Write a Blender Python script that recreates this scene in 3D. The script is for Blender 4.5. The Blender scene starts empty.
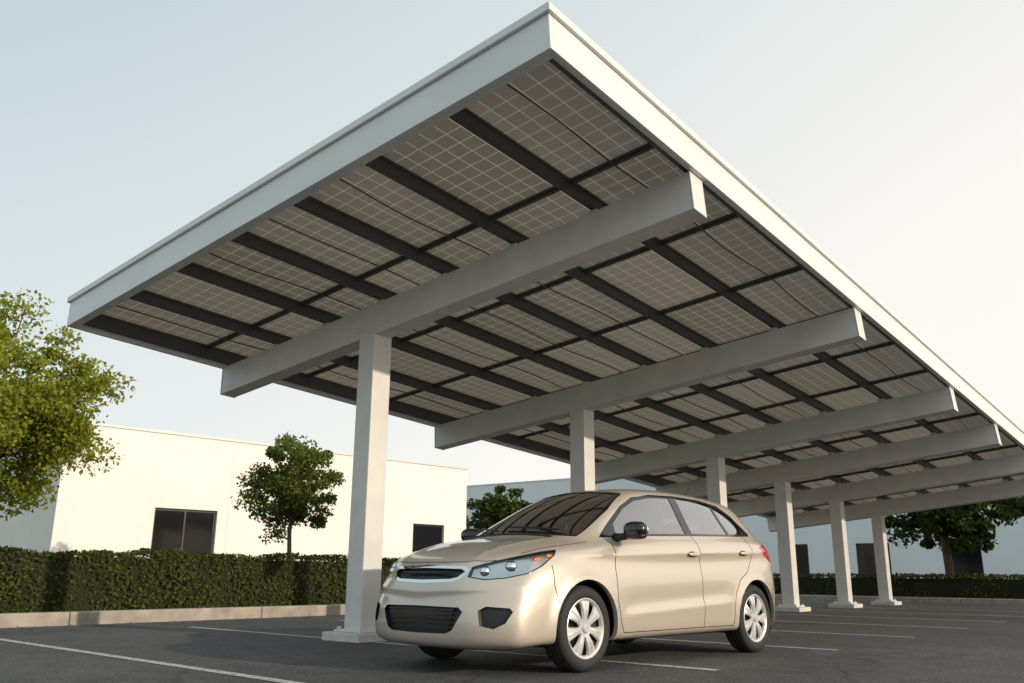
import bpy, bmesh, math, random
import numpy as np
from mathutils import Vector, Matrix
from mathutils.bvhtree import BVHTree
random.seed(7); rng=np.random.default_rng(7)
scene=bpy.context.scene
COL=scene.collection

# ------------------------------------------------------------------ helpers
def link(ob,parent=None):
    COL.objects.link(ob)
    if parent is not None: ob.parent=parent
    return ob
def empty(name,parent=None,mat=None):
    e=bpy.data.objects.new(name,None); e.empty_display_size=.3
    link(e,parent)
    if mat is not None: e.matrix_local=mat
    return e
def mesh_obj(name,verts,faces,mat=None,parent=None,smooth=False):
    me=bpy.data.meshes.new(name); me.from_pydata([tuple(v) for v in verts],[],faces); me.update()
    ob=bpy.data.objects.new(name,me); link(ob,parent)
    if mat is not None:
        for m in (mat if isinstance(mat,(list,tuple)) else [mat]): me.materials.append(m)
    if smooth: me.polygons.foreach_set('use_smooth',[True]*len(me.polygons))
    return ob
def bm_obj(name,bm,mats,parent=None,smooth=False):
    me=bpy.data.meshes.new(name); bm.to_mesh(me); bm.free()
    ob=bpy.data.objects.new(name,me); link(ob,parent)
    for m in (mats if isinstance(mats,(list,tuple)) else [mats]): me.materials.append(m)
    if smooth: me.polygons.foreach_set('use_smooth',[True]*len(me.polygons))
    return ob
class Boxes:
    """collects axis-aligned boxes in one mesh"""
    def __init__(s): s.v=[];s.f=[];s.m=[]
    def add(s,x0,x1,y0,y1,z0,z1,mi=0):
        n=len(s.v)
        s.v+=[(x0,y0,z0),(x1,y0,z0),(x1,y1,z0),(x0,y1,z0),(x0,y0,z1),(x1,y0,z1),(x1,y1,z1),(x0,y1,z1)]
        for q in ((0,3,2,1),(4,5,6,7),(0,1,5,4),(1,2,6,5),(2,3,7,6),(3,0,4,7)):
            s.f.append(tuple(n+i for i in q)); s.m.append(mi)
    def obj(s,name,mats,parent=None,bevel=0):
        ob=mesh_obj(name,s.v,s.f,mats,parent)
        ob.data.polygons.foreach_set('material_index',s.m)
        if bevel:
            b=ob.modifiers.new('bevel','BEVEL'); b.width=bevel; b.segments=2; b.limit_method='ANGLE'
        return ob
def tube(bm,pts,rads,seg=8,cap=True):
    pts=[Vector(p) for p in pts]; rings=[]
    for i,p in enumerate(pts):
        d=(pts[min(i+1,len(pts)-1)]-pts[max(i-1,0)]).normalized()
        a=d.orthogonal().normalized() if i==0 else (a-d*a.dot(d)).normalized()
        b=d.cross(a); r=rads[i] if isinstance(rads,(list,tuple)) else rads
        rings.append([bm.verts.new(p+(a*math.cos(t)+b*math.sin(t))*r) for t in [2*math.pi*k/seg for k in range(seg)]])
    for i in range(len(rings)-1):
        for k in range(seg):
            bm.faces.new((rings[i][k],rings[i][(k+1)%seg],rings[i+1][(k+1)%seg],rings[i+1][k]))
    if cap:
        bm.faces.new(rings[0][::-1]); bm.faces.new(rings[-1])

# ------------------------------------------------------------------ materials
def newmat(name):
    m=bpy.data.materials.new(name); m.use_nodes=True
    nt=m.node_tree; return m,nt,nt.nodes,nt.links,nt.nodes['Principled BSDF']
def simple(name,col,rough=.5,metal=0,coat=0,var=0.0,vscale=6,bump=0,bscale=200,spec=.5):
    m,nt,N,L,P=newmat(name)
    P.inputs['Base Color'].default_value=(*col,1); P.inputs['Roughness'].default_value=rough
    P.inputs['Metallic'].default_value=metal; P.inputs['Coat Weight'].default_value=coat
    P.inputs['Coat Roughness'].default_value=.04
    P.inputs['Specular IOR Level'].default_value=spec
    tc=N.new('ShaderNodeTexCoord')
    if var:
        no=N.new('ShaderNodeTexNoise'); no.inputs['Scale'].default_value=vscale; no.inputs['Detail'].default_value=4
        L.new(tc.outputs['Object'],no.inputs['Vector'])
        r=N.new('ShaderNodeMapRange'); r.inputs[1].default_value=.3; r.inputs[2].default_value=.7
        r.inputs[3].default_value=1-var; r.inputs[4].default_value=1+var
        L.new(no.outputs['Fac'],r.inputs[0])
        mx=N.new('ShaderNodeMix'); mx.data_type='RGBA'; mx.blend_type='MULTIPLY'; mx.inputs[0].default_value=1
        mx.inputs[6].default_value=(*col,1); L.new(r.outputs[0],mx.inputs[7]); L.new(mx.outputs[2],P.inputs['Base Color'])
    if bump:
        no=N.new('ShaderNodeTexNoise'); no.inputs['Scale'].default_value=bscale; no.inputs['Detail'].default_value=3
        L.new(tc.outputs['Object'],no.inputs['Vector'])
        b=N.new('ShaderNodeBump'); b.inputs['Strength'].default_value=bump; b.inputs['Distance'].default_value=.01
        L.new(no.outputs['Fac'],b.inputs['Height']); L.new(b.outputs[0],P.inputs['Normal'])
    return m
M={}
M['steel']=simple('painted_steel',(.68,.68,.66),.42,var=.07,vscale=3)
M['fascia']=simple('fascia_metal',(.72,.74,.74),.38,var=.04,vscale=2)
M['purlin']=simple('dark_galvanised',(.085,.09,.095),.5,metal=.15)
M['frame']=simple('panel_frame',(.13,.115,.10),.45,metal=.3)
M['concrete']=simple('kerb_concrete',(.36,.33,.29),.85,var=.22,vscale=5,bump=.5,bscale=60)
M['plinth']=simple('plinth_concrete',(.60,.60,.58),.7,var=.10,vscale=8,bump=.3,bscale=60)
M['white_wall']=simple('white_stucco',(.80,.79,.77),.85,var=.03,vscale=.6,bump=.25,bscale=40)
M['blue_wall']=simple('pale_stucco',(.70,.75,.80),.85,var=.03,vscale=.5)
M['coping']=simple('coping_metal',(.66,.66,.65),.4)
M['win_frame']=simple('window_frame',(.012,.012,.012),.4)
M['win_glass']=simple('window_glass',(.008,.009,.010),.08,spec=.25)
M['bark']=simple('bark',(.12,.085,.06),.9,var=.25,vscale=10)
M['mulch']=simple('mulch',(.10,.055,.035),.95,var=.4,vscale=14,bump=1,bscale=50)
M['grass']=simple('dry_ground',(.13,.13,.07),.95,var=.3,vscale=.4)
M['hedge_core']=simple('hedge_core',(.015,.022,.007),.95)
# car
M['black']=simple('black_plastic',(.014,.014,.015),.45)
M['gloss_black']=simple('gloss_black',(.01,.01,.011),.12,coat=.5)
M['gap']=simple('panel_gap',(.012,.010,.008),.8)
M['rubber']=simple('tyre_rubber',(.018,.018,.019),.75)
M['alloy']=simple('wheel_silver',(.70,.70,.70),.3,metal=.5)
M['chrome']=simple('chrome',(.85,.85,.86),.07,metal=1)
M['reflector']=simple('lamp_reflector',(.80,.81,.83),.16,metal=.8)
M['amber']=simple('amber_lens',(.9,.24,.02),.15,coat=.5)
M['red']=simple('red_lens',(.5,.012,.012),.12,coat=.7)
M['interior']=simple('interior_trim',(.045,.044,.043),.7)
M['seat']=simple('seat_fabric',(.12,.11,.10),.85)
def paint():
    m,nt,N,L,P=newmat('champagne_paint')
    P.inputs['Metallic'].default_value=.34; P.inputs['Roughness'].default_value=.33
    P.inputs['Coat Weight'].default_value=1; P.inputs['Coat Roughness'].default_value=.02
    tc=N.new('ShaderNodeTexCoord'); no=N.new('ShaderNodeTexNoise'); no.inputs['Scale'].default_value=900; no.inputs['Detail'].default_value=1
    L.new(tc.outputs['Object'],no.inputs['Vector'])
    cr=N.new('ShaderNodeValToRGB'); cr.color_ramp.elements[0].position=.3; cr.color_ramp.elements[1].position=.7
    cr.color_ramp.elements[0].color=(.54,.475,.40,1); cr.color_ramp.elements[1].color=(.67,.60,.51,1)
    L.new(no.outputs['Fac'],cr.inputs[0]); L.new(cr.outputs[0],P.inputs['Base Color'])
    return m
M['paint']=paint()
def glass(name,tint,gl=.04,fac=1.0,add=.02):
    m=bpy.data.materials.new(name); m.use_nodes=True; nt=m.node_tree; N=nt.nodes; L=nt.links; N.clear()
    o=N.new('ShaderNodeOutputMaterial'); mix=N.new('ShaderNodeMixShader'); t=N.new('ShaderNodeBsdfTransparent')
    g=N.new('ShaderNodeBsdfGlossy'); g.inputs['Roughness'].default_value=gl; t.inputs[0].default_value=(*tint,1)
    lw=N.new('ShaderNodeFresnel'); lw.inputs[0].default_value=1.6
    mm=N.new('ShaderNodeMath'); mm.operation='MULTIPLY_ADD'; mm.inputs[1].default_value=fac; mm.inputs[2].default_value=add
    L.new(lw.outputs[0],mm.inputs[0]); L.new(mm.outputs[0],mix.inputs[0]); L.new(t.outputs[0],mix.inputs[1]); L.new(g.outputs[0],mix.inputs[2]); L.new(mix.outputs[0],o.inputs[0])
    return m
M['glass']=glass('car_glass',(.76,.80,.76),.01,1.7,.34)
M['lens']=glass('headlamp_lens',(.95,.96,.97),.01,.9)
def leafmat(name,c1,c2,trans=.35):
    m=bpy.data.materials.new(name); m.use_nodes=True; nt=m.node_tree; N=nt.nodes; L=nt.links; N.clear()
    o=N.new('ShaderNodeOutputMaterial'); d=N.new('ShaderNodeBsdfDiffuse')
    t=N.new('ShaderNodeBsdfTranslucent'); mix=N.new('ShaderNodeMixShader'); mix.inputs[0].default_value=trans
    g=N.new('ShaderNodeNewGeometry'); cr=N.new('ShaderNodeValToRGB')
    cr.color_ramp.elements[0].color=(*c1,1); cr.color_ramp.elements[1].color=(*c2,1)
    L.new(g.outputs['Random Per Island'],cr.inputs[0])
    L.new(cr.outputs[0],d.inputs['Color']); L.new(cr.outputs[0],t.inputs[0])
    L.new(d.outputs[0],mix.inputs[1]); L.new(t.outputs[0],mix.inputs[2]); L.new(mix.outputs[0],o.inputs[0])
    return m
M['leaf_yellow']=leafmat('leaf_yellow_green',(.15,.19,.02),(.40,.42,.07),.45)
M['leaf_green']=leafmat('leaf_green',(.06,.09,.02),(.20,.24,.055),.4)
M['leaf_dark']=leafmat('leaf_dark',(.03,.055,.016),(.10,.13,.035),.35)
M['leaf_hedge']=leafmat('leaf_hedge',(.040,.052,.014),(.13,.14,.04),.3)
M['leaf_litter']=leafmat('leaf_litter',(.10,.06,.025),(.28,.20,.08),.1)
def asphalt():
    m,nt,N,L,P=newmat('asphalt')
    tc=N.new('ShaderNodeTexCoord')
    def noise(s,d=6,w=None):
        n=N.new('ShaderNodeTexNoise'); n.inputs['Scale'].default_value=s; n.inputs['Detail'].default_value=d; L.new(tc.outputs['Object'],n.inputs['Vector']); return n
    n1=noise(.35,3); n2=noise(3.5,5); vo=N.new('ShaderNodeTexVoronoi'); vo.inputs['Scale'].default_value=110; L.new(tc.outputs['Object'],vo.inputs['Vector'])
    cr=N.new('ShaderNodeValToRGB'); cr.color_ramp.elements[0].position=.35; cr.color_ramp.elements[1].position=.68
    cr.color_ramp.elements[0].color=(.050,.051,.055,1); cr.color_ramp.elements[1].color=(.085,.084,.084,1)
    L.new(n1.outputs['Fac'],cr.inputs[0])
    def mul(a,fac_out,lo,hi,f0=.3,f1=.7):
        r=N.new('ShaderNodeMapRange'); r.inputs[1].default_value=f0; r.inputs[2].default_value=f1; r.inputs[3].default_value=lo; r.inputs[4].default_value=hi
        L.new(fac_out,r.inputs[0]); mx=N.new('ShaderNodeMix'); mx.data_type='RGBA'; mx.blend_type='MULTIPLY'; mx.inputs[0].default_value=1
        L.new(a,mx.inputs[6]); L.new(r.outputs[0],mx.inputs[7]); return mx.outputs[2]
    c=mul(cr.outputs[0],n2.outputs['Fac'],.80,1.2); c=mul(c,vo.outputs['Color'],.5,1.65)
    # hairline cracks
    dn=noise(2.2,3); ad=N.new('ShaderNodeMix'); ad.data_type='RGBA'; ad.inputs[0].default_value=.25; L.new(tc.outputs['Object'],ad.inputs[6]); L.new(dn.outputs['Color'],ad.inputs[7])
    v2=N.new('ShaderNodeTexVoronoi'); v2.feature='DISTANCE_TO_EDGE'; v2.inputs['Scale'].default_value=.42; L.new(ad.outputs[2],v2.inputs['Vector'])
    c=mul(c,v2.outputs['Distance'],.55,1.0,.0015,.006)
    L.new(c,P.inputs['Base Color']); P.inputs['Roughness'].default_value=.78
    b=N.new('ShaderNodeBump'); b.inputs['Strength'].default_value=.8; b.inputs['Distance'].default_value=.006
    L.new(vo.outputs['Distance'],b.inputs['Height']); L.new(b.outputs[0],P.inputs['Normal'])
    return m
M['asphalt']=asphalt()
def linepaint():
    m,nt,N,L,P=newmat('line_paint')
    tc=N.new('ShaderNodeTexCoord'); n=N.new('ShaderNodeTexNoise'); n.inputs['Scale'].default_value=22; n.inputs['Detail'].default_value=8
    L.new(tc.outputs['Object'],n.inputs['Vector']); cr=N.new('ShaderNodeValToRGB')
    cr.color_ramp.elements[0].position=.36; cr.color_ramp.elements[1].position=.50
    cr.color_ramp.elements[0].color=(.14,.14,.14,1); cr.color_ramp.elements[1].color=(.52,.51,.49,1)
    L.new(n.outputs['Fac'],cr.inputs[0]); L.new(cr.outputs[0],P.inputs['Base Color']); P.inputs['Roughness'].default_value=.7
    return m
M['line']=linepaint()
def panelmat():
    m=bpy.data.materials.new('solar_panel_underside'); m.use_nodes=True; nt=m.node_tree; N=nt.nodes; L=nt.links; N.clear()
    o=N.new('ShaderNodeOutputMaterial'); tc=N.new('ShaderNodeTexCoord'); sp=N.new('ShaderNodeSeparateXYZ'); L.new(tc.outputs['Object'],sp.inputs[0])
    def gl(out,per,off,w):
        a=N.new('ShaderNodeMath'); a.operation='ADD'; a.inputs[1].default_value=off+50*per; L.new(out,a.inputs[0])
        d=N.new('ShaderNodeMath'); d.operation='MODULO'; d.inputs[1].default_value=per; L.new(a.outputs[0],d.inputs[0])
        l=N.new('ShaderNodeMath'); l.operation='LESS_THAN'; l.inputs[1].default_value=w; L.new(d.outputs[0],l.inputs[0]); return l.outputs[0]
    gx=gl(sp.outputs['X'],.168,2.1+.006,.009); gy=gl(sp.outputs['Y'],.17,4.2+.005,.009)
    mx=N.new('ShaderNodeMath'); mx.operation='MAXIMUM'; L.new(gx,mx.inputs[0]); L.new(gy,mx.inputs[1])
    g=N.new('ShaderNodeNewGeometry')
    cr=N.new('ShaderNodeValToRGB'); cr.color_ramp.elements[0].color=(.26,.205,.155,1); cr.color_ramp.elements[1].color=(.36,.29,.225,1)
    L.new(g.outputs['Random Per Island'],cr.inputs[0])
    c=N.new('ShaderNodeMix'); c.data_type='RGBA'; L.new(mx.outputs[0],c.inputs[0]); L.new(cr.outputs[0],c.inputs[6]); c.inputs[7].default_value=(.58,.51,.42,1)
    p=N.new('ShaderNodeBsdfPrincipled'); p.inputs['Roughness'].default_value=.3; L.new(c.outputs[2],p.inputs['Base Color'])
    t=N.new('ShaderNodeBsdfTranslucent'); c2=N.new('ShaderNodeMix'); c2.data_type='RGBA'; L.new(mx.outputs[0],c2.inputs[0]); L.new(cr.outputs[0],c2.inputs[6]); c2.inputs[7].default_value=(.66,.58,.48,1)
    L.new(c2.outputs[2],t.inputs[0]); mix=N.new('ShaderNodeMixShader'); mix.inputs[0].default_value=.37
    L.new(p.outputs[0],mix.inputs[1]); L.new(t.outputs[0],mix.inputs[2]); L.new(mix.outputs[0],o.inputs[0])
    return m
M['panel']=panelmat()

# ------------------------------------------------------------------ site frame (along the carport row / across it)
A0=.6953; O2=Vector((-1.608,9.892)); U2=Vector((math.sin(A0),math.cos(A0))); V2=Vector((math.cos(A0),-math.sin(A0)))
def uv(u,v,z=0): p=O2+U2*u+V2*v; return Vector((p.x,p.y,z))
SITE=Matrix(((U2.x,-V2.x,0,O2.x),(U2.y,-V2.y,0,O2.y),(0,0,1,0),(0,0,0,1)))   # local x=u, local y=-v

def sheet(name,pts,z,mat,parent=None):
    return mesh_obj(name,[(p[0],p[1],z) for p in pts],[tuple(range(len(pts)))],mat,parent)
ground=sheet('ground',[(-900,-900),(900,-900),(900,900),(-900,900)],-.008,M['grass'])
parking=mesh_obj('parking_lot_asphalt',[uv(-60,-4.7,0),uv(-60,45,0),uv(19.8,45,0),uv(19.8,-4.7,0)],[(0,1,2,3)],M['asphalt'])
if parking.data.polygons[0].normal.z<0: parking.data.flip_normals()
v=[];f=[]
def stripe(u0,v0,u1,v1,w=.1,z=.004):
    a=Vector((u0,v0));b=Vector((u1,v1));d=(b-a).normalized();n=Vector((-d.y,d.x))*w/2
    k=len(v)
    for q in (a+n,b+n,b-n,a-n): v.append(uv(q.x,q.y,z))
    f.append((k,k+1,k+2,k+3))
for i in range(-5,8):
    u=-2.60+2.52*i
    if u>19.5: continue
    stripe(u,-3.3,u-(.30 if i==0 else .1),4.3)
for i in range(-6,8):
    stripe(-2.9+2.52*i,10.5,-2.9+2.52*i,15.5)
    stripe(-2.9+2.52*i,15.6,-2.9+2.52*i,20.6)
stripe(-18,15.55,17,15.55)
lines=mesh_obj('parking_lines',v,f,M['line'])
def siteobj(b,name,mats,bevel=0):
    ob=b.obj(name,mats,None,bevel); ob.matrix_world=SITE; return ob
b=Boxes()
u=-40
while u<19.6:
    b.add(u,min(u+2.992,19.8),4.7,4.92,-.05,.17); u+=3
k1=siteobj(b,'kerb',M['concrete'],.02)
b=Boxes(); y=4.7
while y>-40:
    b.add(19.8,20.02,y-2.992,y,-.05,.16); y-=3
k2=siteobj(b,'kerb',M['concrete'],.02)
b=Boxes(); b.add(-40,60,4.921,8.2,-.05,.14); bed=siteobj(b,'planting_bed',M['mulch'])
b=Boxes(); b.add(20.021,24,-45,4.9,-.05,.13); bed2=siteobj(b,'planting_bed',M['mulch'])

# ------------------------------------------------------------------ foliage
def leaf_mesh(name,C,size,mat,parent=None,nrm=None,squash=.62):
    n=len(C); C=np.asarray(C)
    a=rng.normal(size=(n,3)); 
    if nrm is not None: a=a*.55+nrm
    a/=np.linalg.norm(a,axis=1)[:,None]
    t=rng.normal(size=(n,3)); t-=a*(t*a).sum(1)[:,None]; t/=np.linalg.norm(t,axis=1)[:,None]
    bt=np.cross(a,t); s=(size*(.6+.8*rng.random(n)))[:,None]
    V=np.empty((n,4,3)); V[:,0]=C-t*s*.5; V[:,1]=C+bt*s*squash*.5+a*s*.08; V[:,2]=C+t*s*.5; V[:,3]=C-bt*s*squash*.5+a*s*.08
    me=bpy.data.meshes.new(name); me.vertices.add(n*4); me.vertices.foreach_set('co',V.reshape(-1))
    me.loops.add(n*4); me.loops.foreach_set('vertex_index',np.arange(n*4)); me.polygons.add(n)
    me.polygons.foreach_set('loop_start',np.arange(n)*4); me.polygons.foreach_set('loop_total',np.full(n,4)); me.update(); me.validate()
    me.materials.append(mat); ob=bpy.data.objects.new(name,me); link(ob,parent); return ob
def tree(name,loc,h_cr,rad,trunk_r,nclump,nleaf,lsize,mat,clump=.33,seed=1,lean=0):
    global rng
    rng=np.random.default_rng(seed); rd=random.Random(seed)
    root=empty(name); root.location=loc
    cz=h_cr; R=np.array(rad)
    cl=[]
    while len(cl)<nclump:
        d=rng.normal(size=3); d/=np.linalg.norm(d); r=rng.random()**.42
        p=d*r*R*(1+.12*math.sin(3*d[0]+5*d[2]+seed)+.10*math.sin(7*d[1]+seed*2+3*d[2]))
        if p[2]<-R[2]*.85: continue
        p[2]+=cz; cl.append(p)
    cl=np.array(cl)
    bm=bmesh.new()
    z0=cz-R[2]*.75
    top=Vector((lean*.3,0,cz+R[2]*.35))
    tp=[Vector((0,0,-.1)),Vector((.03,.02,z0*.5)),Vector((-.02,.03,z0)),Vector((.04,-.03,cz)),top]
    tube(bm,tp,[trunk_r*1.25,trunk_r,trunk_r*.85,trunk_r*.5,trunk_r*.18],9)
    for p in cl[::max(1,len(cl)//45)]:
        t=.25+.6*rd.random(); s=Vector((0,0,z0*.9+(cz+R[2]*.2-z0*.9)*t*.8)); e=Vector(p); mid=s.lerp(e,.5)+Vector((0,0,-.06*(e-s).length))
        tube(bm,[s,mid,e],[trunk_r*.34,trunk_r*.2,trunk_r*.06],5,False)
    bm_obj('trunk_and_limbs',bm,M['bark'],root,True)
    idx=rng.integers(0,len(cl),nleaf); cr=clump*(.6+.8*rng.random(len(cl)))
    g=rng.normal(size=(nleaf,3)); g/=np.linalg.norm(g,axis=1)[:,None]; g*=(rng.random(nleaf)**.5)[:,None]
    C=cl[idx]+g*cr[idx][:,None]*np.array([1,1,.7])
    leaf_mesh('crown_leaves',C,lsize,mat,root)
    return root
tree('broadleaf_tree',(-9.42,15.2,.1),3.22,(2.1,2.1,1.78),.15,175,42000,.088,M['leaf_yellow'],.42,3)
tree('broadleaf_tree',(-4.62,18.6,.1),2.30,(.95,.92,1.18),.05,85,13000,.08,M['leaf_green'],.25,11)
tree('broadleaf_tree',(13.2,27.0,.1),2.75,(2.1,2.0,1.45),.13,130,14000,.16,M['leaf_dark'],.36,5)
tree('broadleaf_tree',(-.45,45,0),3.4,(1.75,1.7,1.5),.14,80,7000,.22,M['leaf_dark'],.42,8)
tree('broadleaf_tree',(19.5,23.5,.1),2.9,(2.0,2.0,1.5),.13,100,8000,.18,M['leaf_dark'],.38,15)

def hedge(name,x0,x1,y0,y1,z0,z1,n,size,mat,seed):
    """hedge box in site frame, uneven clipped surface of small leaves round a dark core"""
    global rng
    rng=np.random.default_rng(seed)
    root=empty(name,None,SITE)
    b=Boxes(); b.add(x0+.05,x1-.05,y0+.08,y1-.08,z0,z1-.08); b.obj('twig_core',M['hedge_core'],root)
    lx,ly,lz=x1-x0,y1-y0,z1-z0
    areas=np.array([lx*lz,lx*lz*.6,ly*lz,ly*lz,lx*ly]); pr=areas/areas.sum()
    fc=rng.choice(5,n,p=pr); P=np.empty((n,3)); Nn=np.zeros((n,3)); r=rng.random((n,2)); dep=np.abs(rng.normal(size=n))*.035
    for i in range(5):
        m=fc==i; a=r[m,0];c=r[m,1];d=dep[m]
        if i<2: P[m]=np.stack([x0+a*lx,(y0+d if i==0 else y1-d),z0+c*lz],1); Nn[m]=(0,-1 if i==0 else 1,.2)
        elif i<4: P[m]=np.stack([(x0+d if i==2 else x1-d),y0+a*ly,z0+c*lz],1); Nn[m]=(-1 if i==2 else 1,0,.2)
        else: P[m]=np.stack([x0+a*lx,y0+c*ly,z1-d],1); Nn[m]=(0,0,1)
    wob=.03*np.sin(P[:,0]*2.1)+.025*np.sin(P[:,0]*5.3+P[:,2]*4)+.02*np.sin(P[:,0]*11+P[:,1]*3)
    P+=Nn*wob[:,None]
    P[:,2]=np.maximum(P[:,2],z0+.02)
    leaf_mesh('hedge_leaves',P,size,mat,root,Nn*.8)
    return root
hedge('clipped_hedge',-9,19.4,5.45,6.35,.14,.98,56000,.056,M['leaf_hedge'],21)
hedge('clipped_hedge',20.6,21.5,-22,5.3,.13,.74,18000,.09,M['leaf_hedge'],22)
rng=np.random.default_rng(5)
n=420; uu_=rng.random(n)*26-7; vv_=-4.66+np.abs(rng.normal(size=n))*.35*(1+2*(rng.random(n)>.85))
C=np.array([list(uv(a,b_,.010)) for a,b_ in zip(uu_,vv_)]); leaf_mesh('leaf_litter',C,.05,M['leaf_litter'],None,np.tile([0,0,3.5],(n,1)))

# ------------------------------------------------------------------ buildings
def building(name,P0,P1,depth,h,openings,wallm,joints=4):
    P0=Vector((*P0,0));P1=Vector((*P1,0)); d=(P1-P0); Lw=d.length; d.normalize(); n=Vector((d.y,-d.x,0))
    mtx=Matrix(((d.x,-n.x,0,P0.x),(d.y,-n.y,0,P0.y),(0,0,1,0),(0,0,0,1)))
    root=empty(name,None,mtx)
    xs=sorted(set([0,Lw]+[o[0] for o in openings]+[o[1] for o in openings])); zs=sorted(set([-.05,h]+[o[2] for o in openings]+[o[3] for o in openings]))
    V=[];F=[]
    def q(*p): k=len(V); V.extend(p); F.append((k,k+1,k+2,k+3))
    for i in range(len(xs)-1):
        for j in range(len(zs)-1):
            cx,cz=(xs[i]+xs[i+1])/2,(zs[j]+zs[j+1])/2
            if any(o[0]<cx<o[1] and o[2]<cz<o[3] for o in openings): continue
            q((xs[i],0,zs[j]),(xs[i+1],0,zs[j]),(xs[i+1],0,zs[j+1]),(xs[i],0,zs[j+1]))
    for o in openings:
        a,b_,c,e=o[:4]; r=.16
        q((a,0,c),(a,r,c),(a,r,e),(a,0,e)); q((b_,r,c),(b_,0,c),(b_,0,e),(b_,r,e)); q((a,r,e),(b_,r,e),(b_,0,e),(a,0,e)); q((a,0,c),(b_,0,c),(b_,r,c),(a,r,c))
    q((0,depth,-.05),(0,0,-.05),(0,0,h),(0,depth,h)); q((Lw,0,-.05),(Lw,depth,-.05),(Lw,depth,h),(Lw,0,h)); q((Lw,depth,-.05),(0,depth,-.05),(0,depth,h),(Lw,depth,h))
    mesh_obj('walls',V,F,wallm,root)
    b=Boxes(); b.add(.2,Lw-.2,.2,depth-.2,h-.5,h-.4); b.obj('roof',M['coping'],root)
    b=Boxes(); b.add(-.04,Lw+.04,-.04,.25,h+.003,h+.07); b.add(-.04,.25,.251,depth+.04,h+.003,h+.07); b.add(Lw-.25,Lw+.04,.251,depth+.04,h+.003,h+.07); b.obj('parapet_coping',M['coping'],root)
    fr=Boxes(); gl=Boxes()
    for o in openings:
        a,b_,c,e=o[:4]; nm=o[4]; y0=.09
        fr.add(a+.001,a+.06,y0,y0+.05,c,e); fr.add(b_-.06,b_-.001,y0,y0+.05,c,e); fr.add(a+.06,b_-.06,y0,y0+.05,e-.06,e-.001); fr.add(a+.06,b_-.06,y0,y0+.05,c+.001,c+.06)
        for k in range(1,nm): 
            x=a+(b_-a)*k/nm; fr.add(x-.025,x+.025,y0,y0+.05,c+.06,e-.06)
        gl.add(a+.01,b_-.01,y0+.02,y0+.03,c+.01,e-.01)
    if openings: fr.obj('window_frames',M['win_frame'],root); gl.obj('window_glass',M['win_glass'],root)
    if joints:
        jb=Boxes()
        for k in range(1,joints):
            x=Lw*k/joints
            if any(o[0]-.1<x<o[1]+.1 for o in openings): continue
            jb.add(x-.012,x+.012,-.003,.01,0,h-.01)
        jb.obj('control_joints',M['coping'],root)
    return root
building('white_commercial_building',(-11.7,22.7),(-1.66,32.9),18,4.5,[(2.58,4.44,.3,2.43,2),(11.8,13.24,.3,2.4,1)],M['white_wall'],3)
building('pale_commercial_building',(-9.5,65.4),(39.4,26.6),20,6.5,[(22+4*i,23.6+4*i,.3,2.3,1) for i in range(9)],M['blue_wall'],8)

# ------------------------------------------------------------------ solar carport
G=.0630;T=.1068;H=3.3715
uu=Vector((math.sin(A0)*math.cos(G),math.cos(A0)*math.cos(G),-math.sin(G)))
vv=Vector((math.cos(A0)*math.cos(T),-math.sin(A0)*math.cos(T),math.sin(T)))
vv=(vv-uu*vv.dot(uu)).normalized(); nn=uu.cross(-vv).normalized()
O3=Vector((O2.x,O2.y,H))
RM=Matrix(((uu.x,-vv.x,nn.x,O3.x),(uu.y,-vv.y,nn.y,O3.y),(uu.z,-vv.z,nn.z,O3.z),(0,0,0,1)))
carport=empty('solar_carport'); frame=empty('roof_frame',carport,RM)
S=[0,4.196,8.555,11.627,14.805,17.80]
XE0,XE1=-2.20,19.85; YR,YL=-4.284,3.029
PV=[-3.18,-2.16,-1.14,-.12,.90,1.92,2.94]
for i,s in enumerate(S):
    b=Boxes(); b.add(s-.11,s-.095,YR+.02,YL-.02,0,.385); b.add(s-.094,s+.11,YR+.02,YL-.02,.0,.016); b.add(s-.094,s+.11,YR+.02,YL-.02,.369,.385); 
    b.add(s+.095,s+.11,YR+.02,YL-.02,.017,.368)
    b.add(s-.118,s+.118,YR+.004,YR+.019,-.006,.384); b.add(s-.118,s+.118,YL-.019,YL-.004,-.006,.384)
    for yy in (-.19,-.11,.11,.19):
        for zz in (.08,.3): b.add(s-.122,s-.111,yy-.014,yy+.014,zz-.014,zz+.014)
    b.obj('cantilever_beam',M['steel'],frame,.004)
    b=Boxes()
    for y in PV[:-1]: b.add(s-.06,s+.06,y-.05,y+.05,.386,.439)
    b.obj('purlin_cleats',M['steel'],frame)
b=Boxes()
for y in PV:
    b.add(XE0+.02,XE1-.02,y-.026,y-.020,.455,.575); b.add(XE0+.02,XE1-.02,y-.019,y+.026,.455,.461); b.add(XE0+.02,XE1-.02,y-.019,y+.026,.569,.575)
    b.add(XE0+.02,XE1-.02,y+.020,y+.026,.462,.480)
for y in (YR+.03,YL-.12): b.add(XE0+.02,XE1-.02,y,y+.05,.42,.575)
b.obj('purlins',M['purlin'],frame)
b=Boxes(); pan_v=[];pan_f=[]
for r in range(7):
    y0=-4.2+1.02*r
    for c in range(13):
        x0=-2.1+1.68*c; x1=x0+1.665; y1=y0+1.005
        k=len(pan_v); z=.60
        pan_v+=[(x0,y0,z),(x1,y0,z),(x1,y1,z),(x0,y1,z)]; pan_f.append((k,k+3,k+2,k+1))
        b.add(x0,x0+.022,y0,y1,.577,.612); b.add(x1-.022,x1,y0,y1,.577,.612)
        b.add(x0+.023,x1-.023,y0,y0+.022,.577,.612); b.add(x0+.023,x1-.023,y1-.022,y1,.577,.612)
b.obj('panel_frames',M['frame'],frame)
mesh_obj('solar_panels',pan_v,pan_f,M['panel'],frame)
b=Boxes()
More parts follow.
